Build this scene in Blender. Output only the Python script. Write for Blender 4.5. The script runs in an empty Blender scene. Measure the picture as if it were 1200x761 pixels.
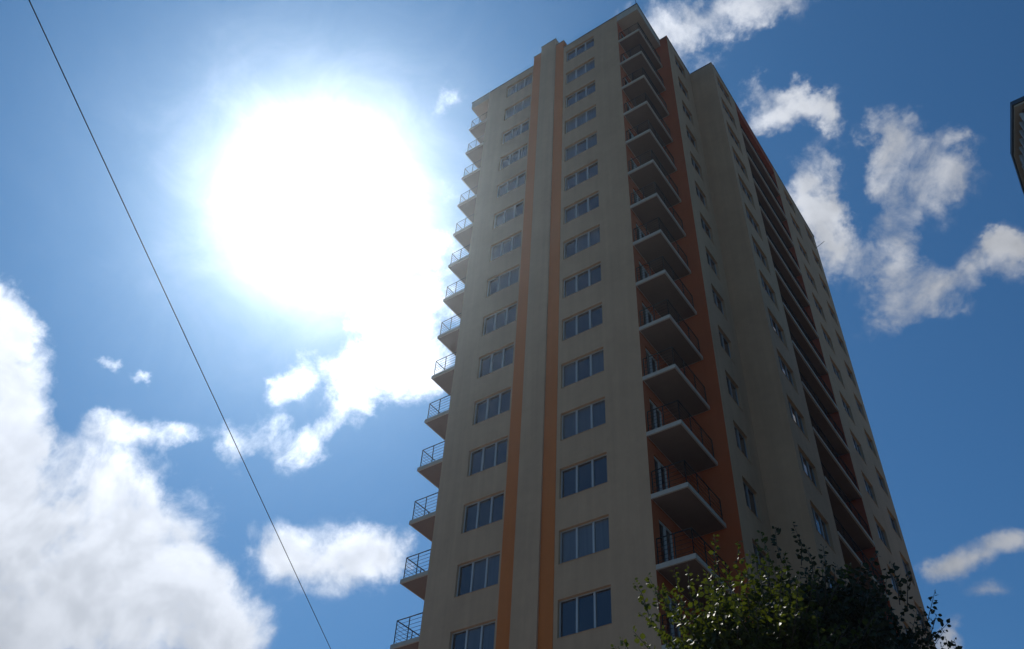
import bpy, math, random
import numpy as np
from mathutils import Matrix, Vector, noise as mnoise

random.seed(7)
rng = np.random.default_rng(11)
scene = bpy.context.scene
COL = scene.collection
R = math.radians

# ---------------------------------------------------------------- camera
F_PX, W_PX, H_PX = 1068.586, 1200.0, 761.0
CAM = Vector((12.47, -25.031, 1.566))
C_RIGHT = Vector((0.8192571582, 0.5712924330, 0.0494233214))
C_DOWN = Vector((-0.3808427711, 0.6065222834, -0.6979179776))
C_FWD = Vector((-0.4286916052, 0.5529517843, 0.7144703156))
cam = bpy.data.cameras.new('camera')
cam.sensor_width = 36.0
cam.lens = F_PX / W_PX * 36.0
cam.clip_start = 0.05
cam.clip_end = 5000
cam_o = bpy.data.objects.new('camera', cam)
COL.objects.link(cam_o)
m = Matrix.Identity(4)
for i in range(3):
    m[i][0] = C_RIGHT[i]; m[i][1] = -C_DOWN[i]; m[i][2] = -C_FWD[i]; m[i][3] = CAM[i]
cam_o.matrix_world = m
scene.camera = cam_o


def direction(px, py):
    """world direction seen at a pixel of the photograph (used to read off where things stand)"""
    d = C_RIGHT * ((px - W_PX / 2) / F_PX) + C_DOWN * ((py - H_PX / 2) / F_PX) + C_FWD
    return d.normalized()


def at(px, py, axis, value):
    d = direction(px, py)
    return CAM + d * ((value - CAM[axis]) / d[axis])


# ---------------------------------------------------------------- sun, sky, exposure
SUN_EL, SUN_AZ = 50.65, -57.0          # azimuth measured from +Y towards +X
SUN = Vector((math.sin(R(SUN_AZ)) * math.cos(R(SUN_EL)), math.cos(R(SUN_AZ)) * math.cos(R(SUN_EL)), math.sin(R(SUN_EL))))
SKY_STRENGTH = 0.07
scene.view_settings.view_transform = 'Standard'
scene.view_settings.look = 'None'
scene.view_settings.gamma = 1.0
scene.view_settings.use_curve_mapping = False
scene.view_settings.exposure = 0.0

sun = bpy.data.lights.new('sun', 'SUN')
sun.energy = 3.2
sun.angle = R(0.53)
sun.color = (1.0, 0.95, 0.86)
sun_o = bpy.data.objects.new('sun', sun)
sun_o.rotation_euler = SUN.to_track_quat('Z', 'Y').to_euler()
sun_o.location = (-60, 40, 90)
COL.objects.link(sun_o)

world = bpy.data.worlds.new('World')
scene.world = world
world.use_nodes = True
NT = world.node_tree
NT.nodes.clear()


class NB:
    """tiny node builder"""
    def __init__(self, nt):
        self.nt = nt

    def n(self, typ, **kw):
        nd = self.nt.nodes.new(typ)
        for k, v in kw.items():
            setattr(nd, k, v)
        return nd

    def put(self, sock, v):
        if hasattr(v, 'is_output'):
            self.nt.links.new(v, sock)
        else:
            sock.default_value = v

    def math(self, op, a, b=None, c=None, clamp=False):
        nd = self.n('ShaderNodeMath', operation=op, use_clamp=clamp)
        self.put(nd.inputs[0], a)
        if b is not None: self.put(nd.inputs[1], b)
        if c is not None: self.put(nd.inputs[2], c)
        return nd.outputs[0]

    def vec(self, op, a, b=None, s=None):
        nd = self.n('ShaderNodeVectorMath', operation=op)
        self.put(nd.inputs[0], a)
        if b is not None: self.put(nd.inputs[1], b)
        if s is not None: self.put(nd.inputs['Scale'], s)
        return nd.outputs['Value'] if op in ('DOT_PRODUCT', 'LENGTH', 'DISTANCE') else nd.outputs[0]

    def smooth(self, v, a, b, lo=0.0, hi=1.0):
        nd = self.n('ShaderNodeMapRange', interpolation_type='SMOOTHSTEP')
        self.put(nd.inputs['Value'], v)
        nd.inputs['From Min'].default_value = a; nd.inputs['From Max'].default_value = b
        nd.inputs['To Min'].default_value = lo; nd.inputs['To Max'].default_value = hi
        return nd.outputs[0]

    def noise(self, vec, scale, detail=6, rough=0.55, dist=0.0, color=False):
        nd = self.n('ShaderNodeTexNoise')
        self.put(nd.inputs['Vector'], vec)
        nd.inputs['Scale'].default_value = scale; nd.inputs['Detail'].default_value = detail
        nd.inputs['Roughness'].default_value = rough; nd.inputs['Distortion'].default_value = dist
        return nd.outputs['Color' if color else 'Fac']

    def mix(self, f, a, b):
        nd = self.n('ShaderNodeMix', data_type='RGBA')
        self.put(nd.inputs[0], f); self.put(nd.inputs[6], a); self.put(nd.inputs[7], b)
        return nd.outputs[2]


def build_world():
    b = NB(NT)
    out = b.n('ShaderNodeOutputWorld')
    sky = b.n('ShaderNodeTexSky', sky_type='NISHITA', sun_disc=False)
    sky.sun_elevation = R(SUN_EL)
    sky.sun_rotation = R(SUN_AZ)
    sky.altitude = 100
    sky.air_density = 1.0
    sky.dust_density = 0.2
    sky.ozone_density = 4.0
    tc = b.n('ShaderNodeTexCoord')
    d = tc.outputs['Generated']
    sep = b.n('ShaderNodeSeparateXYZ'); b.put(sep.inputs[0], d)
    z = b.math('MAXIMUM', sep.outputs[2], 0.05)
    comb = b.n('ShaderNodeCombineXYZ')
    b.put(comb.inputs[0], b.math('DIVIDE', sep.outputs[0], z))
    b.put(comb.inputs[1], b.math('DIVIDE', sep.outputs[1], z))
    uv = comb.outputs[0]                      # position on a flat cloud layer overhead
    # billowing: the layer position is warped so cloud edges curl
    w1 = b.vec('SUBTRACT', b.noise(d, 5.0, 5, 0.6, color=True), (0.5, 0.5, 0.5))
    w2 = b.vec('SUBTRACT', b.noise(d, 16.0, 5, 0.65, color=True), (0.5, 0.5, 0.5))
    uvw = b.vec('ADD', b.vec('ADD', uv, b.vec('SCALE', w1, s=0.15)), b.vec('SCALE', w2, s=0.12))
    flat = b.n('ShaderNodeCombineXYZ')
    sp = b.n('ShaderNodeSeparateXYZ'); b.put(sp.inputs[0], uvw)
    b.put(flat.inputs[0], sp.outputs[0]); b.put(flat.inputs[1], sp.outputs[1])
    uvw = flat.outputs[0]
    # each cloud bank: centre, size, turn and thickness on the layer
    total = None
    for (cx, cy, rx, ry, rot, wgt) in CLOUDS:
        def lay(px, py):
            q = direction(px, py)
            return np.array([q.x / q.z, q.y / q.z])
        c = lay(cx, cy)
        J = np.stack([(lay(cx + 4, cy) - lay(cx - 4, cy)) / 8, (lay(cx, cy + 4) - lay(cx, cy - 4)) / 8], 1)
        a = R(rot)
        E = J @ np.array([[math.cos(a), -math.sin(a)], [math.sin(a), math.cos(a)]]) @ np.diag([rx, ry])
        U, S, _ = np.linalg.svd(E)
        if np.linalg.det(U) < 0:
            U[:, 1] *= -1
        mp = b.n('ShaderNodeMapping', vector_type='TEXTURE')
        b.put(mp.inputs['Vector'], uvw)
        mp.inputs['Location'].default_value = (c[0], c[1], 0)
        mp.inputs['Rotation'].default_value = (0, 0, math.atan2(U[1, 0], U[0, 0]))
        mp.inputs['Scale'].default_value = (S[0], S[1], 1)
        g = b.n('ShaderNodeTexGradient', gradient_type='SPHERICAL')
        b.put(g.inputs[0], mp.outputs[0])
        t = b.math('MULTIPLY', g.outputs['Fac'], wgt)
        total = t if total is None else b.math('ADD', total, t)
    total = b.math('MINIMUM', total, 1.0)
    fb = b.noise(d, 10.0, 10, 0.64, 0.35)
    sh1 = b.noise(d, 10.0, 4, 0.55, 0.35)
    sh2 = b.noise(b.vec('ADD', d, b.vec('SCALE', tuple(SUN), s=0.03)), 10.0, 4, 0.55, 0.35)
    fine = b.noise(d, 34.0, 6, 0.65, 0.4)
    dens = b.math('ADD', total, b.math('MULTIPLY', b.math('SUBTRACT', fb, 0.5), 1.75))
    dens = b.math('ADD', dens, b.math('MULTIPLY', b.math('SUBTRACT', fine, 0.5), 0.75))
    near = b.smooth(total, 0.0, 0.30)
    alpha = b.math('MULTIPLY', b.smooth(dens, 0.02, 0.92), near)
    alpha = b.math('MULTIPLY', alpha, 0.97)
    # angle from the sun: clouds and thin haze scatter light forward
    cosang = b.math('MINIMUM', b.vec('DOT_PRODUCT', d, tuple(SUN)), 0.999999)
    deg = b.math('MULTIPLY', b.math('ARCCOSINE', cosang), 180 / math.pi)
    wob = b.math('ADD', 0.71, b.math('MULTIPLY', b.noise(d, 9.0, 7, 0.62, 0.8), 0.60))
    core = b.math('MULTIPLY', deg, wob)
    fwd = b.math('DIVIDE', 1.0, b.math('ADD', 1.0, b.math('POWER', b.math('DIVIDE', deg, 15.0), 2.0)))
    # self shading: denser towards the sun means darker here
    slope = b.math('SUBTRACT', sh2, sh1)
    lit = b.smooth(slope, -0.12, 0.14, 1.0, 0.74)
    thick = b.smooth(dens, 0.6, 1.5, 1.0, 0.86)
    lum = b.math('MULTIPLY', b.math('MULTIPLY', lit, thick), b.math('ADD', CLOUD_BASE, b.math('MULTIPLY', fwd, CLOUD_FWD)))
    cl = b.vec('SCALE', (0.93, 0.95, 1.0), s=lum)
    skyc = b.vec('SCALE', b.vec('MULTIPLY', sky.outputs[0], SKY_TINT), s=SKY_STRENGTH)
    col = b.mix(alpha, skyc, cl)
    aur = b.math('DIVIDE', AUREOLE, b.math('ADD', 1.0, b.math('POWER', b.math('DIVIDE', core, AUREOLE_DEG), 3.9)))
    col = b.vec('ADD', col, b.vec('SCALE', (1.0, 0.97, 0.93), s=aur))
    wide = b.math('DIVIDE', 0.24, b.math('ADD', 1.0, b.math('POWER', b.math('DIVIDE', deg, 19.0), 3.0)))
    col = b.vec('ADD', col, b.vec('SCALE', (0.16, 0.50, 1.0), s=wide))
    bg = b.n('ShaderNodeBackground')
    b.put(bg.inputs[0], col)
    bg.inputs[1].default_value = 1.0
    NT.links.new(bg.outputs[0], out.inputs[0])


SKY_TINT = (0.42, 0.80, 1.0)
CLOUD_BASE, CLOUD_FWD = 0.23, 2.65
AUREOLE, AUREOLE_DEG = 3.0, 4.35
CLOUDS = [  # px, py, rx, ry, turn, thickness
    (90, 700, 230, 130, 20, 1.3), (135, 575, 75, 95, 0, 1.25), (195, 650, 90, 100, -35, 1.2), (30, 650, 110, 90, 0, 1.0), (0, 745, 90, 60, 0, 1.0), (255, 735, 85, 75, 30, 1.2),
    (-5, 455, 80, 125, -10, 1.4), (45, 520, 60, 55, 0, 0.8), (10, 385, 42, 50, 0, 0.9), (5, 560, 50, 40, 0, 0.6),
    (165, 500, 80, 26, 8, 0.62), (215, 505, 40, 22, 0, 0.45), (130, 422, 18, 13, 0, 0.6), (166, 437, 18, 12, 0, 0.6),
    (395, 660, 110, 54, -12, 0.72), (330, 650, 60, 42, 0, 0.75), (450, 645, 55, 36, 0, 0.8),
    (455, 430, 90, 62, -15, 0.85), (400, 470, 46, 60, 20, 0.65), (355, 525, 60, 34, -35, 0.75), (310, 510, 32, 40, 10, 0.6), (345, 440, 55, 30, -40, 0.62),
    (480, 370, 90, 40, 0, 0.75), (270, 525, 30, 42, 0, 0.7), (500, 300, 60, 90, 0, 0.6),
    (820, 22, 110, 50, -10, 0.65), (790, 70, 60, 60, 20, 0.6), (900, 20, 70, 36, 0, 0.42),
    (905, 140, 72, 38, 6, 1.0), (962, 150, 44, 34, 20, 0.7), (945, 235, 48, 62, -15, 0.95), (970, 290, 46, 60, -20, 1.0),
    (1075, 160, 80, 40, 5, 0.58), (1070, 215, 75, 62, 10, 0.66), (1130, 190, 45, 55, 0, 0.5), (1030, 190, 34, 60, 0, 0.5),
    (1040, 305, 44, 75, 10, 0.68), (1085, 345, 66, 50, 0, 0.68), (1150, 310, 75, 42, -25, 0.74), (1190, 285, 40, 34, 0, 0.6), (1050, 375, 60, 30, 0, 0.45),
    (1140, 652, 90, 24, -22, 0.7), (1100, 668, 46, 24, 0, 0.5), (1190, 630, 46, 24, 0, 0.5), (1105, 755, 26, 40, 0, 0.9), (1160, 690, 46, 18, 0, 0.5),
    (540, 105, 34, 26, 0, 0.2),
    (-420, 500, 300, 200, 0, 1.0), (1500, 300, 260, 200, 0, 1.0), (1400, 900, 300, 150, 0, 1.0), (300, -500, 300, 200, 0, 0.9),
]
build_world()


# ---------------------------------------------------------------- materials
def material(name):
    mt = bpy.data.materials.new(name)
    mt.use_nodes = True
    nt = mt.node_tree
    bs = nt.nodes['Principled BSDF']
    return mt, NB(nt), bs


def plaster(name, col, var=0.12, streak=0.10):
    mt, b, bs = material(name)
    geo = b.n('ShaderNodeNewGeometry')
    pos = geo.outputs['Position']
    big = b.noise(pos, 0.35, 4, 0.6)
    mid = b.noise(pos, 2.2, 6, 0.65)
    mp = b.n('ShaderNodeMapping'); b.put(mp.inputs[0], pos); mp.inputs['Scale'].default_value = (3.0, 3.0, 0.12)
    run = b.noise(mp.outputs[0], 1.0, 5, 0.6)
    f = b.math('ADD', b.math('MULTIPLY', b.math('SUBTRACT', big, 0.5), var * 2.2), b.math('MULTIPLY', b.math('SUBTRACT', mid, 0.5), var * 1.2))
    f = b.math('ADD', f, b.math('MULTIPLY', b.math('SUBTRACT', run, 0.5), streak * 2))
    f = b.math('ADD', f, 1.0)
    b.put(bs.inputs['Base Color'], b.vec('SCALE', col, s=f))
    bs.inputs['Roughness'].default_value = 0.9
    bs.inputs['Specular IOR Level'].default_value = 0.2
    bump = b.n('ShaderNodeBump'); bump.inputs['Strength'].default_value = 0.25; bump.inputs['Distance'].default_value = 0.01
    b.put(bump.inputs['Height'], b.noise(pos, 60, 4, 0.6))
    b.put(bs.inputs['Normal'], bump.outputs[0])
    return mt


def plain(name, col, rough=0.5, metal=0.0, spec=0.5, var=0.08):
    mt, b, bs = material(name)
    geo = b.n('ShaderNodeNewGeometry')
    f = b.math('ADD', 1.0 - var, b.math('MULTIPLY', b.noise(geo.outputs['Position'], 3.0, 5, 0.6), var * 2))
    b.put(bs.inputs['Base Color'], b.vec('SCALE', col, s=f))
    bs.inputs['Roughness'].default_value = rough
    bs.inputs['Metallic'].default_value = metal
    bs.inputs['Specular IOR Level'].default_value = spec
    return mt


def glass_pane():
    """dark double glazing with whatever hangs behind it: bare room, blind or curtain, differing per window"""
    mt, b, bs = material('window_glass')
    oi = b.n('ShaderNodeObjectInfo')
    tc = b.n('ShaderNodeTexCoord')
    mp = b.n('ShaderNodeMapping'); b.put(mp.inputs[0], tc.outputs['Object']); mp.inputs['Scale'].default_value = (14, 14, 0.3)
    fold = b.noise(mp.outputs[0], 1.0, 3, 0.5)
    isl = b.n('ShaderNodeNewGeometry').outputs['Random Per Island']
    sash = b.math('FRACT', b.math('ADD', b.math('MULTIPLY', oi.outputs['Random'], 7.31), b.math('MULTIPLY', isl, 0.9)))
    curtain = b.math('MAXIMUM', b.smooth(oi.outputs['Random'], 0.70, 0.9), b.math('MULTIPLY', b.smooth(sash, 0.7, 0.85), 0.6))
    room = b.mix(sash, (0.010, 0.010, 0.018, 1), (0.035, 0.032, 0.045, 1))
    cloth = b.mix(fold, (0.06, 0.055, 0.06, 1), (0.16, 0.15, 0.15, 1))
    b.put(bs.inputs['Base Color'], b.mix(curtain, room, cloth))
    bs.inputs['Roughness'].default_value = 0.03
    bs.inputs['IOR'].default_value = 1.95
    bump = b.n('ShaderNodeBump'); bump.inputs['Strength'].default_value = 0.05; bump.inputs['Distance'].default_value = 0.05
    b.put(bump.inputs['Height'], b.noise(tc.outputs['Object'], 1.3, 1, 0.5))
    b.put(bs.inputs['Normal'], bump.outputs[0])
    return mt


def leaf_material(name, c1, c2, trans, tcol, rough=0.32, spec=0.5):
    mt, b, bs = material(name)
    geo = b.n('ShaderNodeNewGeometry')
    rnd = geo.outputs['Random Per Island']
    bs.inputs['Roughness'].default_value = rough
    bs.inputs['Specular IOR Level'].default_value = spec
    b.put(bs.inputs['Base Color'], b.mix(rnd, c1, c2))
    tr = b.n('ShaderNodeBsdfTranslucent')
    b.put(tr.inputs[0], b.mix(rnd, tcol, tuple(x * 0.65 for x in tcol[:3]) + (1,)))
    mx = b.n('ShaderNodeMixShader'); mx.inputs[0].default_value = trans
    out = mt.node_tree.nodes['Material Output']
    mt.node_tree.links.new(bs.outputs[0], mx.inputs[1])
    mt.node_tree.links.new(tr.outputs[0], mx.inputs[2])
    mt.node_tree.links.new(mx.outputs[0], out.inputs[0])
    return mt


M = dict(
    cream=plaster('cream_plaster', (0.54, 0.328, 0.205), 0.16, 0.16),
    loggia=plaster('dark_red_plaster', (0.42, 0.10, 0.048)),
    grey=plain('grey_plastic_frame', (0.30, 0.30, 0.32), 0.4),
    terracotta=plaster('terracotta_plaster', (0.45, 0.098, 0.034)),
    orange=plaster('orange_plaster', (0.62, 0.165, 0.04)),
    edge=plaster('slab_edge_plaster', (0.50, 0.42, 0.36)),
    soffit=plaster('soffit_shade_plaster', (0.19, 0.125, 0.105)),  # cream slab undersides, with their shade put into this darker colour
    white=plain('white_plastic_frame', (0.48, 0.48, 0.50), 0.45),
    rail=plain('dark_painted_steel', (0.018, 0.02, 0.026), 0.8, 0.0, 0.2),
    coping=plain('grey_sheet_metal', (0.10, 0.11, 0.13), 0.5, 0.4),
    glass=glass_pane(),
    cable=plain('black_cable_sheath', (0.02, 0.02, 0.022), 0.6),
    bark=plain('tree_bark', (0.06, 0.045, 0.035), 0.9, var=0.4),
    roofing=plain('roof_felt', (0.06, 0.06, 0.065), 0.95),
    pavement=plain('concrete_paving', (0.22, 0.21, 0.20), 0.9, var=0.2),
    asphalt=plain('asphalt', (0.05, 0.05, 0.052), 0.9, var=0.3),
    soil=plain('dry_ground', (0.13, 0.12, 0.08), 0.95, var=0.35),
    brown=plaster('brown_plaster', (0.12, 0.085, 0.07)),
    beige=plaster('beige_soffit', (0.50, 0.43, 0.36)),
    leaf=leaf_material('leaf_sunlit', (0.02, 0.03, 0.008, 1), (0.035, 0.045, 0.012, 1), 0.28, (0.17, 0.21, 0.012, 1), 0.48, 0.18),  # sunlit copy of the leaf, backlight put into its yellow-green translucency
    leaf2=leaf_material('leaf_shaded', (0.018, 0.026, 0.014, 1), (0.03, 0.04, 0.02, 1), 0.12, (0.05, 0.075, 0.015, 1), 0.5, 0.2),  # shaded copy of the same leaf, shade put into its darker colour
)


# ---------------------------------------------------------------- mesh helpers
class MB:
    def __init__(self):
        self.v, self.f = [], []

    def quad(self, a, b, c, d):
        k = len(self.v)
        self.v += [a, b, c, d]
        self.f.append((k, k + 1, k + 2, k + 3))

    def box(self, x0, x1, y0, y1, z0, z1):
        x0, x1 = min(x0, x1), max(x0, x1); y0, y1 = min(y0, y1), max(y0, y1); z0, z1 = min(z0, z1), max(z0, z1)
        k = len(self.v)
        self.v += [(x0, y0, z0), (x1, y0, z0), (x1, y1, z0), (x0, y1, z0), (x0, y0, z1), (x1, y0, z1), (x1, y1, z1), (x0, y1, z1)]
        self.f += [tuple(k + i for i in t) for t in ((0, 3, 2, 1), (4, 5, 6, 7), (0, 1, 5, 4), (1, 2, 6, 5), (2, 3, 7, 6), (3, 0, 4, 7))]
        return self

    def tube(self, pts, rad, n=6):
        pts = [Vector(p) for p in pts]
        rad = rad if isinstance(rad, (list, tuple)) else [rad] * len(pts)
        rings = []
        for i, p in enumerate(pts):
            t = (pts[min(i + 1, len(pts) - 1)] - pts[max(i - 1, 0)]).normalized()
            a = t.orthogonal().normalized() if i == 0 else (prev - t * prev.dot(t)).normalized()
            prev = a
            c = t.cross(a)
            k = len(self.v)
            for j in range(n):
                q = p + (a * math.cos(2 * math.pi * j / n) + c * math.sin(2 * math.pi * j / n)) * rad[i]
                self.v.append(tuple(q))
            rings.append(k)
        for r0, r1 in zip(rings, rings[1:]):
            for j in range(n):
                self.f.append((r0 + j, r0 + (j + 1) % n, r1 + (j + 1) % n, r1 + j))
        self.f.append(tuple(rings[0] + n - 1 - j for j in range(n)))
        self.f.append(tuple(rings[-1] + j for j in range(n)))
        return self

    def mesh(self, name, mat, smooth=False):
        me = bpy.data.meshes.new(name)
        me.from_pydata(self.v, [], self.f)
        me.materials.append(mat)
        if smooth:
            me.polygons.foreach_set('use_smooth', [True] * len(me.polygons))
        me.update()
        return me

    def build(self, name, mat, parent=None, smooth=False):
        return link(name, self.mesh(name, mat, smooth), parent)


def link(name, data, parent=None, loc=None):
    o = bpy.data.objects.new(name, data)
    COL.objects.link(o)
    if parent: o.parent = parent
    if loc is not None: o.location = loc
    return o


def tag(o, label=None, cat=None, group=None, kind=None):
    if label: o['label'] = label
    if cat: o['category'] = cat
    if group: o['group'] = group
    if kind: o['kind'] = kind
    return o


# ---------------------------------------------------------------- ground
g = MB(); g.quad((-700, -700, 0), (700, -700, 0), (700, 700, 0), (-700, 700, 0))
tag(g.build('ground', M['soil']), kind='structure')
g = MB(); g.box(-40, 40, -30, -0.6, 0.004, 0.10)
tag(g.build('pavement', M['pavement']), kind='structure')
g = MB(); g.quad((-400, -44, 0.008), (400, -44, 0.008), (400, -31, 0.008), (-400, -31, 0.008))
tag(g.build('road', M['asphalt']), kind='structure')

# ---------------------------------------------------------------- apartment tower
ROWS = 20
SILL = lambda r: 16.65 + 2.9 * (15 - r)         # row 1 is the topmost storey
FLOOR = lambda r: SILL(r) - 1.20
WIN_H = 1.48
ROOF = 59.5
AX = -5.2                                        # the plan mirrors about this line
tower = link('apartment_tower', None)
tag(tower, 'tall cream apartment tower with two orange vertical stripes and corner balconies', 'building')


class Plane:
    """a vertical wall plane: u runs along it, n points out of it"""
    def __init__(self, o, u, n):
        self.o, self.u, self.n = Vector(o), Vector(u), Vector(n)

    def p(self, u, z, n=0.0):
        q = self.o + self.u * u + self.n * n
        return (q.x, q.y, z)


def wall(name, P, u0, u1, z0, z1, holes, mat, depth=0.20, parent=tower):
    us = sorted({u0, u1, *[h[0] for h in holes], *[h[1] for h in holes]})
    zs = sorted({z0, z1, *[h[2] for h in holes], *[h[3] for h in holes]})
    b = MB()
    for i in range(len(us) - 1):
        for j in range(len(zs) - 1):
            cu, cz = (us[i] + us[i + 1]) / 2, (zs[j] + zs[j + 1]) / 2
            if any(h[0] < cu < h[1] and h[2] < cz < h[3] for h in holes):
                continue
            b.quad(P.p(us[i], zs[j]), P.p(us[i + 1], zs[j]), P.p(us[i + 1], zs[j + 1]), P.p(us[i], zs[j + 1]))
    for a, c, lo, hi in holes:
        b.quad(P.p(a, lo), P.p(c, lo), P.p(c, lo, -depth), P.p(a, lo, -depth))
        b.quad(P.p(a, hi, -depth), P.p(c, hi, -depth), P.p(c, hi), P.p(a, hi))
        b.quad(P.p(a, lo, -depth), P.p(a, hi, -depth), P.p(a, hi), P.p(a, lo))
        b.quad(P.p(c, lo), P.p(c, hi), P.p(c, hi, -depth), P.p(c, lo, -depth))
    return b.build(name, mat, parent)


def pbox(b, P, u0, u1, z0, z1, n0, n1):
    a, c = P.p(u0, z0, n0), P.p(u1, z1, n1)
    b.box(a[0], c[0], a[1], c[1], a[2], c[2])


def window_meshes(P, u0, u1, h, sashes, rec=0.13, mull=0.075, fmat='white'):
    """frame with its mullions, the glazing, and the sill, at z = 0 .. h"""
    fr = MB()
    t = 0.035
    n0, n1 = -rec - 0.06, -rec
    pbox(fr, P, u0, u0 + t, 0, h, n0, n1); pbox(fr, P, u1 - t, u1, 0, h, n0, n1)
    pbox(fr, P, u0 + t, u1 - t, 0, t, n0, n1); pbox(fr, P, u0 + t, u1 - t, h - t, h, n0, n1)
    w = (u1 - u0) / sashes
    for i in range(1, sashes):
        c = u0 + w * i
        pbox(fr, P, c - mull / 2, c + mull / 2, t, h - t, n0, n1 + 0.012)
    gl = MB()
    for i in range(sashes):
        a = u0 + w * i + (t if i == 0 else mull / 2); c = u0 + w * (i + 1) - (t if i == sashes - 1 else mull / 2)
        tl = random.uniform(-0.004, 0.004)
        gl.quad(P.p(a, t, -rec - 0.035 + tl), P.p(c, t, -rec - 0.035 - tl), P.p(c, h - t, -rec - 0.035 - tl), P.p(a, h - t, -rec - 0.035 + tl))
    si = MB()
    pbox(si, P, u0 + 0.002, u1 - 0.002, 0.002, 0.012, -rec, 0.02)
    return fr.mesh('window_frame', M[fmat]), gl.mesh('window_glazing', M['glass']), si.mesh('window_sill', M['cream'])


def window_column(P, u0, u1, sashes, rows):
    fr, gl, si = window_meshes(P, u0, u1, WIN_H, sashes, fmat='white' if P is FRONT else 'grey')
    for r in rows:
        w = link('window', fr, tower, (0, 0, SILL(r)))
        link('pane', gl, w); link('sill', si, w)


def rest_windows(cols):
    """the storeys hidden below the picture, as one part"""
    fr_, gl_ = MB(), MB()
    for P, u0, u1, sashes, rows in cols:
        for r in rows:
            t = 0.06
            z = SILL(r)
            pbox(fr_, P, u0, u1, z, z + WIN_H, -0.19, -0.11)
            w = (u1 - u0) / sashes
            for i in range(sashes):
                gl_.quad(P.p(u0 + w * i + t, z + t, -0.106), P.p(u0 + w * (i + 1) - t, z + t, -0.106),
                         P.p(u0 + w * (i + 1) - t, z + WIN_H - t, -0.106), P.p(u0 + w * i + t, z + WIN_H - t, -0.106))
    o = tag(fr_.build('lower_windows', M['white'], tower), kind='stuff')
    gl_.build('pane', M['glass'], o)


FRONT = Plane((0, 0, 0), (1, 0, 0), (0, -1, 0))
NOTCH_SIDE = Plane((0, 0, 0), (0, 1, 0), (1, 0, 0))
NOTCH_BACK = Plane((0, 3.1, 0), (1, 0, 0), (0, -1, 0))
X1 = Plane((2.05, 0, 0), (0, 1, 0), (1, 0, 0))
STEP = Plane((0, 6.5, 0), (1, 0, 0), (0, -1, 0))
X2 = Plane((3.7, 0, 0), (0, 1, 0), (1, 0, 0))
LOG = Plane((2.2, 0, 0), (0, 1, 0), (1, 0, 0))
FARY = 24.6

holes = lambda u0, u1: [(u0, u1, SILL(r), SILL(r) + WIN_H) for r in range(1, ROWS + 1)]
WL, WR = (-8.85, -6.73), (-3.98, -1.79)
wall('wall', FRONT, -10.4, -6.63, 0, ROOF, holes(*WL), M['cream'])
wall('wall', FRONT, -4.16, 0, 0, ROOF, holes(*WR), M['cream'])
# stripes: orange, cream, orange, rising above the roof line
b = MB(); b.box(-6.63, -5.97, -0.02, 0.9, 0, 60.7); b.build('orange_stripe', M['orange'], tower)
b = MB(); b.box(-5.97, -4.79, -0.10, 0.95, 0, 61.32); b.build('pilaster', M['cream'], tower)
b = MB(); b.box(-4.79, -4.16, -0.02, 0.9, 0, 60.5); b.build('orange_stripe', M['orange'], tower)
for (x0, x1, z, y0, y1) in ((-6.66, -5.97, 60.7, -0.05, 0.93), (-6.0, -4.76, 61.32, -0.13, 0.98), (-4.79, -4.13, 60.5, -0.05, 0.93)):
    b = MB(); b.box(x0, x1, y0, y1, z + 0.002, z + 0.05); b.build('coping', M['coping'], tower)

door_h = 2.2
door_holes = [(0.5, 1.62, FLOOR(r), FLOOR(r) + door_h) for r in range(1, ROWS + 1)]
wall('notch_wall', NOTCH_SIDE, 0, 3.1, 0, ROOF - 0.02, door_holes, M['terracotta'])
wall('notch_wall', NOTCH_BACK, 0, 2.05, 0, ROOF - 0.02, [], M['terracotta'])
W1 = (4.1, 5.55)
wall('wall', X1, 3.1, 6.5, 0, ROOF, holes(*W1), M['cream'])
wall('wall', STEP, 2.05, 3.7, 0, ROOF, [], M['cream'])
WA, WB, WC = (7.0, 9.05), (18.25, 20.1), (22.3, 23.9)
LG = (10.15, 16.6)
wall('wall', X2, 6.5, LG[0], 0, ROOF, holes(*WA), M['cream'])
wall('wall', X2, LG[1], FARY, 0, ROOF, holes(*WB) + holes(*WC), M['cream'])
log_holes = [(11.0, 12.2, FLOOR(r), FLOOR(r) + door_h) for r in range(1, ROWS + 1)] + \
            [(13.6, 15.4, FLOOR(r) + 0.9, FLOOR(r) + door_h) for r in range(1, ROWS + 1)]
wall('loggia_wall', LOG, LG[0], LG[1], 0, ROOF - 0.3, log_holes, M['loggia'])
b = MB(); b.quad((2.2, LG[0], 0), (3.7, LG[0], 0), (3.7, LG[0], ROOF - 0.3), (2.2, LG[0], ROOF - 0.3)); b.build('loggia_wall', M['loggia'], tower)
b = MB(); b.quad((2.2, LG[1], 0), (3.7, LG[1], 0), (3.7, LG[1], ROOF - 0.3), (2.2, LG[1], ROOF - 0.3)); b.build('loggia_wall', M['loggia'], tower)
# far side, back and the mirrored left flank
mx = lambda x: 2 * AX - x
b = MB()
flank = [(3.7, FARY), (mx(3.7), FARY), (mx(3.7), 6.5), (mx(2.05), 6.5), (mx(2.05), 3.1)]
for (xa, ya), (xb, yb) in zip(flank, flank[1:]):
    b.quad((xa, ya, 0), (xb, yb, 0), (xb, yb, ROOF), (xa, ya, ROOF))
b.build('wall', M['cream'], tower)
b = MB()
for (xa, ya), (xb, yb) in (((mx(2.05), 3.1), (mx(0), 3.1)), ((mx(0), 3.1), (mx(0), 0))):
    b.quad((xa, ya, 0), (xb, yb, 0), (xb, yb, ROOF - 0.02), (xa, ya, ROOF - 0.02))
b.build('notch_wall', M['terracotta'], tower)
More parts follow.
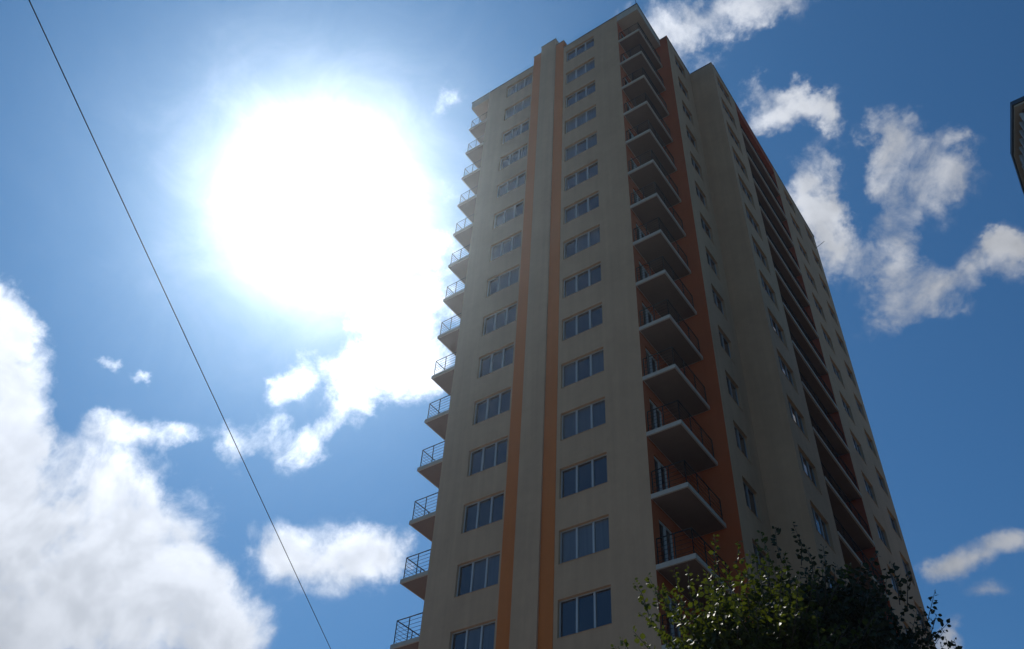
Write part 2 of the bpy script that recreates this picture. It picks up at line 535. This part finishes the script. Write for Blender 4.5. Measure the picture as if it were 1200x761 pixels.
# roof deck and sheet metal coping along the parapets
b = MB()
for x0, x1, y0, y1 in ((-10.4, -6.63, 0.02, 3.1), (-6.63, -4.16, 1.0, 3.1), (-4.16, 0, 0.02, 3.1), (mx(2.05), 2.05, 3.1, 6.5), (mx(3.7), 3.7, 6.5, LG[0]), (mx(3.7), 2.2, LG[0], LG[1]), (mx(3.7), 3.7, LG[1], FARY)):
    b.quad((x0, y0, ROOF - 0.25), (x1, y0, ROOF - 0.25), (x1, y1, ROOF - 0.25), (x0, y1, ROOF - 0.25))
b.build('roof', M['roofing'], tower)
H0, H1 = ROOF + 0.002, ROOF + 0.055
for bx_ in ((-10.4, -6.64, -0.035, 0.22, H0, H1), (-4.15, 0.0, -0.035, 0.22, H0, H1), (2.05 - 0.2, 2.05 + 0.035, 3.06, 6.46, H0, H1),
            (2.06, 3.7, 6.465, 6.7, H0, H1), (3.5, 3.735, 6.71, FARY + 0.03, H0, H1), (0.01, 1.84, 3.07, 3.3, H0, H1)):
    MB().box(*bx_).build('coping', M['coping'], tower)
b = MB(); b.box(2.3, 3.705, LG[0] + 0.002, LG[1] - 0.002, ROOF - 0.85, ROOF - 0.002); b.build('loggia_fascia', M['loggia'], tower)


# corner balconies ------------------------------------------------
def railing_mesh(path, h=1.05, bars=5, post_gap=0.9):
    r = MB()
    path = [Vector(p) for p in path]
    r.tube([p + Vector((0, 0, h)) for p in path], 0.026, 6)
    for k in range(1, bars + 1):
        z = h * k / (bars + 1)
        r.tube([p + Vector((0, 0, z)) for p in path], 0.0095, 4)
    for a, c in zip(path, path[1:]):
        n = max(1, round((c - a).length / post_gap))
        for i in range(n + 1):
            p = a.lerp(c, i / n)
            r.tube([p, p + Vector((0, 0, h))], 0.021, 6)
    return r.mesh('balcony_railing', M['rail'])


def corner_balconies(flip):
    s = (lambda x: mx(x)) if flip else (lambda x: x)
    sl = MB()
    sl.box(s(0.003), s(1.5), 0.0, 3.097, -0.19, 0.0)
    slab = sl.mesh('balcony_slab', M['edge'])
    so = MB()
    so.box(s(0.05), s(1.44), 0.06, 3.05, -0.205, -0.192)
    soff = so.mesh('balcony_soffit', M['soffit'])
    rail = railing_mesh([(s(0.06), 0.09, 0), (s(1.41), 0.09, 0), (s(1.41), 3.02, 0)])
    for r in range(1, 19):
        bal = link('balcony', slab, tower, (0, 0, FLOOR(r)))
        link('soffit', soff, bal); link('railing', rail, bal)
    rf = MB(); rf.box(s(0.0), s(1.53), -0.03, 3.097, ROOF - 0.85, ROOF - 0.09)
    o = rf.build('roof_slab', M['edge'], tower)
    cp = MB(); cp.box(s(0.003), s(1.57), -0.07, 3.06, ROOF - 0.088, ROOF - 0.03); cp.build('coping', M['coping'], o)


corner_balconies(False)
corner_balconies(True)


def balcony_door_meshes(P, u0, u1, h):
    fr = MB(); t = 0.075
    n0, n1 = -0.14, -0.06
    mid = u0 + (u1 - u0) * 0.5
    pbox(fr, P, u0, u0 + t, 0, h, n0, n1); pbox(fr, P, u1 - t, u1, 0, h, n0, n1)
    pbox(fr, P, u0 + t, u1 - t, 0, t, n0, n1); pbox(fr, P, u0 + t, u1 - t, h - t, h, n0, n1)
    pbox(fr, P, mid - 0.06, mid + 0.06, t, h - t, n0, n1 + 0.01)
    gl = MB()
    for a, c in ((u0 + t, mid - 0.06), (mid + 0.06, u1 - t)):
        gl.quad(P.p(a, t, -0.1), P.p(c, t, -0.1), P.p(c, h - t, -0.1), P.p(a, h - t, -0.1))
    return fr.mesh('door_frame', M['white']), gl.mesh('door_glazing', M['glass'])


fr, gl = balcony_door_meshes(NOTCH_SIDE, 0.5, 1.62, door_h)
for r in range(1, 19):
    dd = link('balcony_door', fr, tower, (0, 0, FLOOR(r))); link('pane', gl, dd)

# recessed loggias on the right flank ------------------------------
sl = MB(); sl.box(2.205, 3.74, LG[0] + 0.003, LG[1] - 0.003, -0.19, 0.0)
slab = sl.mesh('loggia_slab', M['edge'])
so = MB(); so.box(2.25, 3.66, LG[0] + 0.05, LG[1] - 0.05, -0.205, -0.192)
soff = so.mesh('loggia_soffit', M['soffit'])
rail = railing_mesh([(3.62, LG[0] + 0.05, 0), (3.62, LG[1] - 0.05, 0)], post_gap=1.3)
fr, gl = balcony_door_meshes(LOG, 11.0, 12.2, door_h)
fw, gw, sw = window_meshes(LOG, 13.6, 15.4, 1.3, 3)
for r in range(1, 19):
    lo = link('loggia', slab, tower, (0, 0, FLOOR(r)))
    link('soffit', soff, lo); link('railing', rail, lo)
    dd = link('loggia_door', fr, tower, (0, 0, FLOOR(r))); link('pane', gl, dd)
    ww = link('loggia_window', fw, tower, (0, 0, FLOOR(r) + 0.9)); link('pane', gw, ww)

# windows ----------------------------------------------------------
window_column(FRONT, *WR, 3, range(1, 17))
window_column(FRONT, *WL, 3, range(1, 17))
window_column(X1, *W1, 2, range(1, 17))
window_column(X2, *WA, 3, range(1, 17))
window_column(X2, *WB, 3, range(1, 17))
window_column(X2, *WC, 2, range(1, 17))
rest_windows([(FRONT, *WR, 3, range(17, 21)), (FRONT, *WL, 3, range(17, 21)), (X1, *W1, 2, range(17, 21)),
              (X2, *WA, 3, range(17, 21)), (X2, *WB, 3, range(17, 21)), (X2, *WC, 2, range(17, 21))])

# roof rods --------------------------------------------------------
def rod(name, pts, r, label, cat):
    o = MB().tube(pts, r, 6).build(name, M['rail'])
    tag(o, label, cat)
    return o


rod('lightning_rod', [(1.42, 0.10, ROOF - 0.03), (1.42, 0.10, ROOF + 0.85)], 0.018, 'thin rod standing on the roof corner above the topmost right balcony', 'lightning rod')
q0, q1 = at(956, 291, 0, 3.72), at(966, 283, 0, 4.5)
rod('roof_antenna', [tuple(q0 + Vector((-0.1, 0, -0.05))), tuple(q0.lerp(q1, 0.5)), tuple(q1)], 0.02, 'thin slanting antenna rod sticking out near the far top corner of the tower', 'antenna')
for dx, h in ((-11.45, 1.0), (-11.1, 0.8)):
    rod('roof_rod', [(dx, 0.5, ROOF - 0.03), (dx, 0.5, ROOF + h)], 0.016,
        'taller outer rod on the roof above the left balconies' if h > 0.9 else 'shorter inner rod on the roof above the left balconies', 'roof rod')

# ---------------------------------------------------------------- neighbouring building at the right edge
H2 = 36.0
P1, P2, P3 = at(1187, 125, 2, H2), at(1187, 185, 2, H2), at(1200, 228, 2, H2)
nb = link('neighbouring_building', None)
tag(nb, 'dark brown building with a beige roof soffit, only its corner showing right of the tower', 'building')
ring = [(P1.x + 14, P1.y), (P1.x, P1.y), (P2.x, P2.y), (P3.x + 0.02, P3.y), (P3.x + 0.02, P3.y + 10), (P1.x + 14, P3.y + 10)]


def prism(ring, z0, z1):
    b = MB(); n = len(ring)
    b.v = [(x, y, z0) for x, y in ring] + [(x, y, z1) for x, y in ring]
    b.f = [tuple(range(n - 1, -1, -1)), tuple(range(n, 2 * n))] + [(i, (i + 1) % n, n + (i + 1) % n, n + i) for i in range(n)]
    return b


def inset(ring, d):
    n = len(ring); out = []
    c = Vector((sum(p[0] for p in ring) / n, sum(p[1] for p in ring) / n))
    for i in range(n):
        a, p, q = Vector(ring[i - 1]), Vector(ring[i]), Vector(ring[(i + 1) % n])
        n1 = Vector((-(p - a).y, (p - a).x)).normalized(); n2 = Vector((-(q - p).y, (q - p).x)).normalized()
        if n1.dot(c - p) < 0: n1 = -n1
        if n2.dot(c - p) < 0: n2 = -n2
        k = (n1 + n2).normalized()
        out.append(tuple(p + k * (d / max(0.3, k.dot(n1)))))
    return out


prism(ring, H2 + 0.10, H2 + 0.34).build('roof', M['coping'], nb)
prism(inset(ring, 0.07), H2, H2 + 0.098).build('soffit', M['beige'], nb)
body = inset(ring, 0.36)
prism(body, 0, H2 - 0.003).build('wall', M['brown'], nb)
for a, c in ((body[1], body[0]), (body[1], body[2]), (body[2], body[3]), (body[3], body[4])):   # glazed top storey, white bars
    a, c = Vector(a), Vector(c)
    u = (c - a).normalized(); L = (c - a).length
    nrm = Vector((u.y, -u.x))
    if nrm.dot(Vector((sum(p[0] for p in body) / 6, sum(p[1] for p in body) / 6)) - a) > 0: nrm = -nrm
    b = MB(); k = max(1, int(L / 0.42))
    zt, zb = H2 - 0.14, H2 - 2.0
    for i in range(k + 1):
        p0 = a + u * (L * (0.04 + 0.92 * i / k))
        cs = [p0 - u * 0.045 + nrm * 0.002, p0 + u * 0.045 + nrm * 0.002, p0 + u * 0.045 + nrm * 0.16, p0 - u * 0.045 + nrm * 0.16]
        kk = len(b.v)
        b.v += [(q.x, q.y, zb) for q in cs] + [(q.x, q.y, zt) for q in cs]
        b.f += [tuple(kk + t for t in f) for f in ((3, 2, 1, 0), (4, 5, 6, 7), (0, 1, 5, 4), (1, 2, 6, 5), (2, 3, 7, 6), (3, 0, 4, 7))]
    wo = b.build('window', M['white'], nb)
    gq = MB(); e0, e1 = a + u * L * 0.04 + nrm * 0.03, a + u * L * 0.96 + nrm * 0.03
    gq.quad((e0.x, e0.y, zb), (e1.x, e1.y, zb), (e1.x, e1.y, zt), (e0.x, e0.y, zt))
    gq.build('pane', M['glass'], wo)
for r in range(2, 13):
    z = H2 - 2.9 * r + 0.6
    for a, c in ((body[1], body[0]), (body[1], body[2]), (body[2], body[3]), (body[3], body[4])):
        a, c = Vector(a), Vector(c)
        u = (c - a).normalized(); L = (c - a).length
        nrm = Vector((u.y, -u.x))
        if nrm.dot(Vector((sum(p[0] for p in body) / 6, sum(p[1] for p in body) / 6)) - a) > 0: nrm = -nrm
        if L < 1.5: continue
        k = int(L // 2.2) or 1
        for i in range(k):
            m0 = a + u * (L / k * (i + 0.5))
            b = MB()
            w = min(0.8, L / k * 0.36)
            for (u0, u1, z0, z1) in ((-w, -w + .1, 0, 1.5), (w - .1, w, 0, 1.5), (-w + .1, w - .1, 0, .1), (-w + .1, w - .1, 1.4, 1.5), (-.05, .05, .1, 1.4)):
                cs = [m0 + u * u0 + nrm * 0.002, m0 + u * u1 + nrm * 0.002, m0 + u * u1 + nrm * 0.14, m0 + u * u0 + nrm * 0.14]
                kk = len(b.v)
                b.v += [(q.x, q.y, z + z0) for q in cs] + [(q.x, q.y, z + z1) for q in cs]
                b.f += [tuple(kk + t for t in f) for f in ((3, 2, 1, 0), (4, 5, 6, 7), (0, 1, 5, 4), (1, 2, 6, 5), (2, 3, 7, 6), (3, 0, 4, 7))]
            wo = b.build('window', M['white'], nb)
            gq = MB(); e0, e1 = m0 - u * w + nrm * 0.05, m0 + u * w + nrm * 0.05
            gq.quad((e0.x, e0.y, z + .05), (e1.x, e1.y, z + .05), (e1.x, e1.y, z + 1.45), (e0.x, e0.y, z + 1.45))
            gq.build('pane', M['glass'], wo)

# ---------------------------------------------------------------- overhead cable, ending on the tower's front wall
ZC = 10.0
A, Bp = at(35, 0, 2, ZC), at(388, 761, 2, ZC)
dirc = (Bp - A).normalized()
end = Bp + dirc * ((-0.06 - Bp.y) / dirc.y)
start = A - dirc * 40
pts = []
Lc = (end - start).length
for i in range(61):
    t = i / 60
    q = start.lerp(end, t)
    pts.append(q + Vector((0, 0, -0.015 * math.sin(math.pi * t))))
cb = MB().tube(pts, 0.0062, 8).build('overhead_cable', M['cable'], smooth=True)
tag(cb, 'thin black cable stretched across the sky left of the tower', 'cable')


# ---------------------------------------------------------------- trees
def leaf_mesh(name, pos, dirs, size, mat, parent):
    """many small folded oval leaves as one crown mesh"""
    n = len(pos)
    t = dirs / np.linalg.norm(dirs, axis=1, keepdims=True)
    rnd = rng.normal(size=(n, 3))
    side = np.cross(t, rnd); side /= np.linalg.norm(side, axis=1, keepdims=True)
    nor = np.cross(side, t)
    s = size[:, None]
    prof = [(0.0, 0.0), (0.30, 0.36), (0.62, 0.36), (1.0, 0.0)]
    V = np.zeros((n, 8, 3))
    V[:, 0] = pos
    V[:, 1] = pos + t * s * 0.30 + side * s * 0.34 + nor * s * 0.10
    V[:, 2] = pos + t * s * 0.66 + side * s * 0.32 + nor * s * 0.08
    V[:, 3] = pos + t * s * 1.0 - nor * s * 0.12
    V[:, 4] = pos + t * s * 0.66 - side * s * 0.32 + nor * s * 0.08
    V[:, 5] = pos + t * s * 0.30 - side * s * 0.34 + nor * s * 0.10
    V[:, 6] = pos + t * s * 0.34
    V[:, 7] = pos + t * s * 0.68 - nor * s * 0.03
    base = (np.arange(n) * 8)[:, None]
    faces = []
    tri = np.array([[0, 6, 1], [0, 5, 6], [3, 2, 7], [3, 7, 4]])
    qd = np.array([[1, 6, 7, 2], [6, 5, 4, 7]])
    T = (base[:, None, :] + tri[None]).reshape(-1, 3)
    Q = (base[:, None, :] + qd[None]).reshape(-1, 4)
    me = bpy.data.meshes.new(name)
    me.vertices.add(n * 8); me.vertices.foreach_set('co', V.reshape(-1))
    loops = np.concatenate([T.reshape(-1), Q.reshape(-1)])
    me.loops.add(len(loops)); me.loops.foreach_set('vertex_index', loops.astype(np.int32))
    tot = np.concatenate([np.full(len(T), 3), np.full(len(Q), 4)])
    st = np.concatenate([[0], np.cumsum(tot)[:-1]])
    me.polygons.add(len(tot)); me.polygons.foreach_set('loop_start', st.astype(np.int32))
    me.polygons.foreach_set('use_smooth', [True] * len(tot))
    me.update(calc_edges=True)
    me.validate()
    me.materials.append(mat)
    return link(name, me, parent)


def make_tree(name, label, base, centre, radii, tips, n_shoots, n_body, size, mat, seed, shoot_len=(0.45, 0.95)):
    rs = np.random.default_rng(seed)
    root = link(name, None, None, base)
    tag(root, label, 'tree', 'street trees in front of the tower')
    base = Vector(base); centre = Vector(centre)
    wood = MB()
    fork = base.lerp(centre, 0.45); fork.x = base.x + (centre.x - base.x) * 0.3; fork.y = base.y + (centre.y - base.y) * 0.3
    L0 = lambda v: tuple(Vector(v) - base)
    wood.tube([L0(base), L0(base.lerp(fork, 0.5) + Vector((0.03, -0.02, 0))), L0(fork)], [0.13, 0.10, 0.085], 10)
    P, D, S = [], [], []

    def shoot(a, tip, sz, gap=0.036, bare=0.08):
        a, tip = Vector(a), Vector(tip)
        ln = (tip - a).length
        mid = a.lerp(tip, 0.5) + Vector(rs.normal(0, 0.05 * ln, 3))
        pts = [a, mid, tip]
        wood.tube([L0(p) for p in pts], [0.009, 0.006, 0.003], 4)
        k = max(3, int(ln / gap))
        for i in range(k):
            t = bare + (1 - bare) * i / (k - 1)
            p = a * (1 - t) ** 2 + mid * (2 * t * (1 - t)) + tip * t * t
            ax = (tip - a).normalized()
            sd = Vector(rs.normal(size=3)); sd = (sd - ax * sd.dot(ax)).normalized()
            d = sd * 0.9 + ax * rs.uniform(0.1, 0.8) + Vector((0, 0, rs.uniform(-0.5, 0.15)))
            P.append(p - base + sd * 0.012); D.append(d); S.append(sz * rs.uniform(0.7, 1.15) * (1.0 if t < 0.85 else 0.72))

    def surf(v, k=1.0):
        return Vector((centre.x + v[0] * radii[0] * k, centre.y + v[1] * radii[1] * k, centre.z + v[2] * radii[2] * k))

    limbs = []
    for i in range(9):
        a = i * 2.4 + rs.uniform(-.3, .3)
        v = np.array([math.cos(a), math.sin(a), rs.uniform(-0.1, 0.9)]); v /= np.linalg.norm(v)
        e = surf(v, 0.72)
        mid = fork.lerp(e, 0.5) + Vector((0, 0, -0.12))
        wood.tube([L0(fork), L0(mid), L0(e)], [0.05, 0.03, 0.012], 7)
        limbs += [mid, e]
    for (tp, ln, lean) in tips:                       # the long shoots that show against tower and sky
        tp = Vector(tp)
        dr = ((tp - centre).normalized() * lean + Vector((0, 0, 1))).normalized()
        shoot(tp - dr * ln, tp, size)
    for _ in range(n_shoots):
        v = rs.normal(size=3); v[2] = abs(v[2]) * 0.9 - 0.25; v /= np.linalg.norm(v)
        k = rs.uniform(0.45, 0.92)
        a = surf(v, k)
        dr = Vector(v) * 0.8 + Vector((0, 0, 0.7)) + Vector(rs.normal(0, 0.25, 3))
        shoot(a, a + dr.normalized() * rs.uniform(*shoot_len), size)
    for _ in range(n_body):
        v = rs.normal(size=3); v /= np.linalg.norm(v)
        k = rs.uniform(0.15, 1.0) ** 0.6 * 0.93
        p = surf(v, k)
        if mnoise.noise(p * 2.1 + Vector((seed, 0, 0))) < -0.12: continue
        P.append(p - base); D.append(Vector(rs.normal(size=3)) + Vector((0, 0, -0.3))); S.append(size * rs.uniform(0.7, 1.15))
    wood.build('trunk', M['bark'], root, smooth=True)
    leaf_mesh('crown', np.array([tuple(p) for p in P]), np.array([tuple(d) for d in D]), np.array(S), mat, root)
    return root


def tip(px, py, y): return tuple(at(px, py, 1, y))


Y1, Y2 = -12.5, -11.6
tips1 = [(tip(743, 680, Y1), .7, .9), (tip(759, 674, Y1 - .1), .7, .6), (tip(775, 690, Y1), .7, .5), (tip(790, 667, Y1), .8, .3), (tip(806, 665, Y1 + .1), .9, .2), (tip(828, 671, Y1), .7, .3),
         (tip(838, 628, Y1 + .2), .95, -.5), (tip(867, 634, Y1 + .1), .9, .1), (tip(878, 645, Y1 - .2), .9, .1), (tip(891, 622, Y1), 1., .1), (tip(885, 632, Y1 + .3), 1., .1),
         (tip(918, 648, Y1), .9, .1), (tip(850, 668, Y1 - .2), .7, .2), (tip(903, 655, Y1), .9, .1), (tip(937, 672, Y1), .9, .3), (tip(958, 690, Y1), .7, .5),
         (tip(728, 748, Y1 - .3), .6, .9), (tip(757, 750, Y1 - .3), .5, .7), (tip(720, 756, Y1 - .3), .4, .9), (tip(752, 705, Y1 - .1), .6, .9), (tip(770, 722, Y1), .6, .8), (tip(840, 690, Y1 - .5), .7, .4), (tip(815, 690, Y1 - .5), .7, .4)]
c1 = at(893, 808, 1, Y1)
make_tree('street_tree', 'leafy green tree with sunlit yellow-green shoots before the right corner balconies', (c1.x + 0.1, Y1 + 0.1, 0.1), tuple(c1), (1.45, 1.4, 1.45), tips1, 170, 24000, 0.098, M['leaf'], 3, (0.5, 1.0))
tips2 = [(tip(908, 618, Y2), .7, .1), (tip(929, 614, Y2), .8, .1), (tip(945, 640, Y2), .6, .3), (tip(965, 657, Y2), .7, .1), (tip(981, 662, Y2 + .2), .6, .3), (tip(1014, 667, Y2), .7, .1),
         (tip(1044, 660, Y2), .7, .1), (tip(1063, 671, Y2), .6, .5), (tip(1096, 692, Y2), .7, .9), (tip(1098, 720, Y2), .5, .9), (tip(1030, 680, Y2 - .3), .6, .2), (tip(1075, 715, Y2 - .2), .6, .7),
         (tip(1080, 740, Y2), .6, .9), (tip(995, 690, Y2), .6, .1)]
c2 = at(985, 800, 1, Y2)
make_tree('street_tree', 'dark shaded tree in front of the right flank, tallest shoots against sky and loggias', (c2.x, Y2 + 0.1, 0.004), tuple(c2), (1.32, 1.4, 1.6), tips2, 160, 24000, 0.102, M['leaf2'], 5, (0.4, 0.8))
c3 = at(1160, 830, 1, Y2)
tips3 = [(tip(1118, 749, Y2), .5, .2), (tip(1110, 757, Y2), .4, .6), (tip(1122, 757, Y2), .4, .2)]
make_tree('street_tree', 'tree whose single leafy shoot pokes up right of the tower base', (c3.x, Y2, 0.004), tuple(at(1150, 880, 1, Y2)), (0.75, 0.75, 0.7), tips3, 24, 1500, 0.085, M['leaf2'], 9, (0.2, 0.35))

# ---------------------------------------------------------------- thin haze box added to veil the tower with sun glare
hz = MB(); hz.box(-705, 705, -705, 705, -1, 62.5)
mt = bpy.data.materials.new('glare_veil_air'); mt.use_nodes = True
nt = mt.node_tree
nt.nodes.remove(nt.nodes['Principled BSDF'])
pv = nt.nodes.new('ShaderNodeVolumePrincipled')
pv.inputs['Color'].default_value = (0.72, 0.86, 1.0, 1)
pv.inputs['Density'].default_value = 0.0005
pv.inputs['Anisotropy'].default_value = 0.90
nt.links.new(pv.outputs[0], nt.nodes['Material Output'].inputs['Volume'])
tag(hz.build('glare_haze', mt), kind='stuff')
scene.cycles.volume_bounces = 0
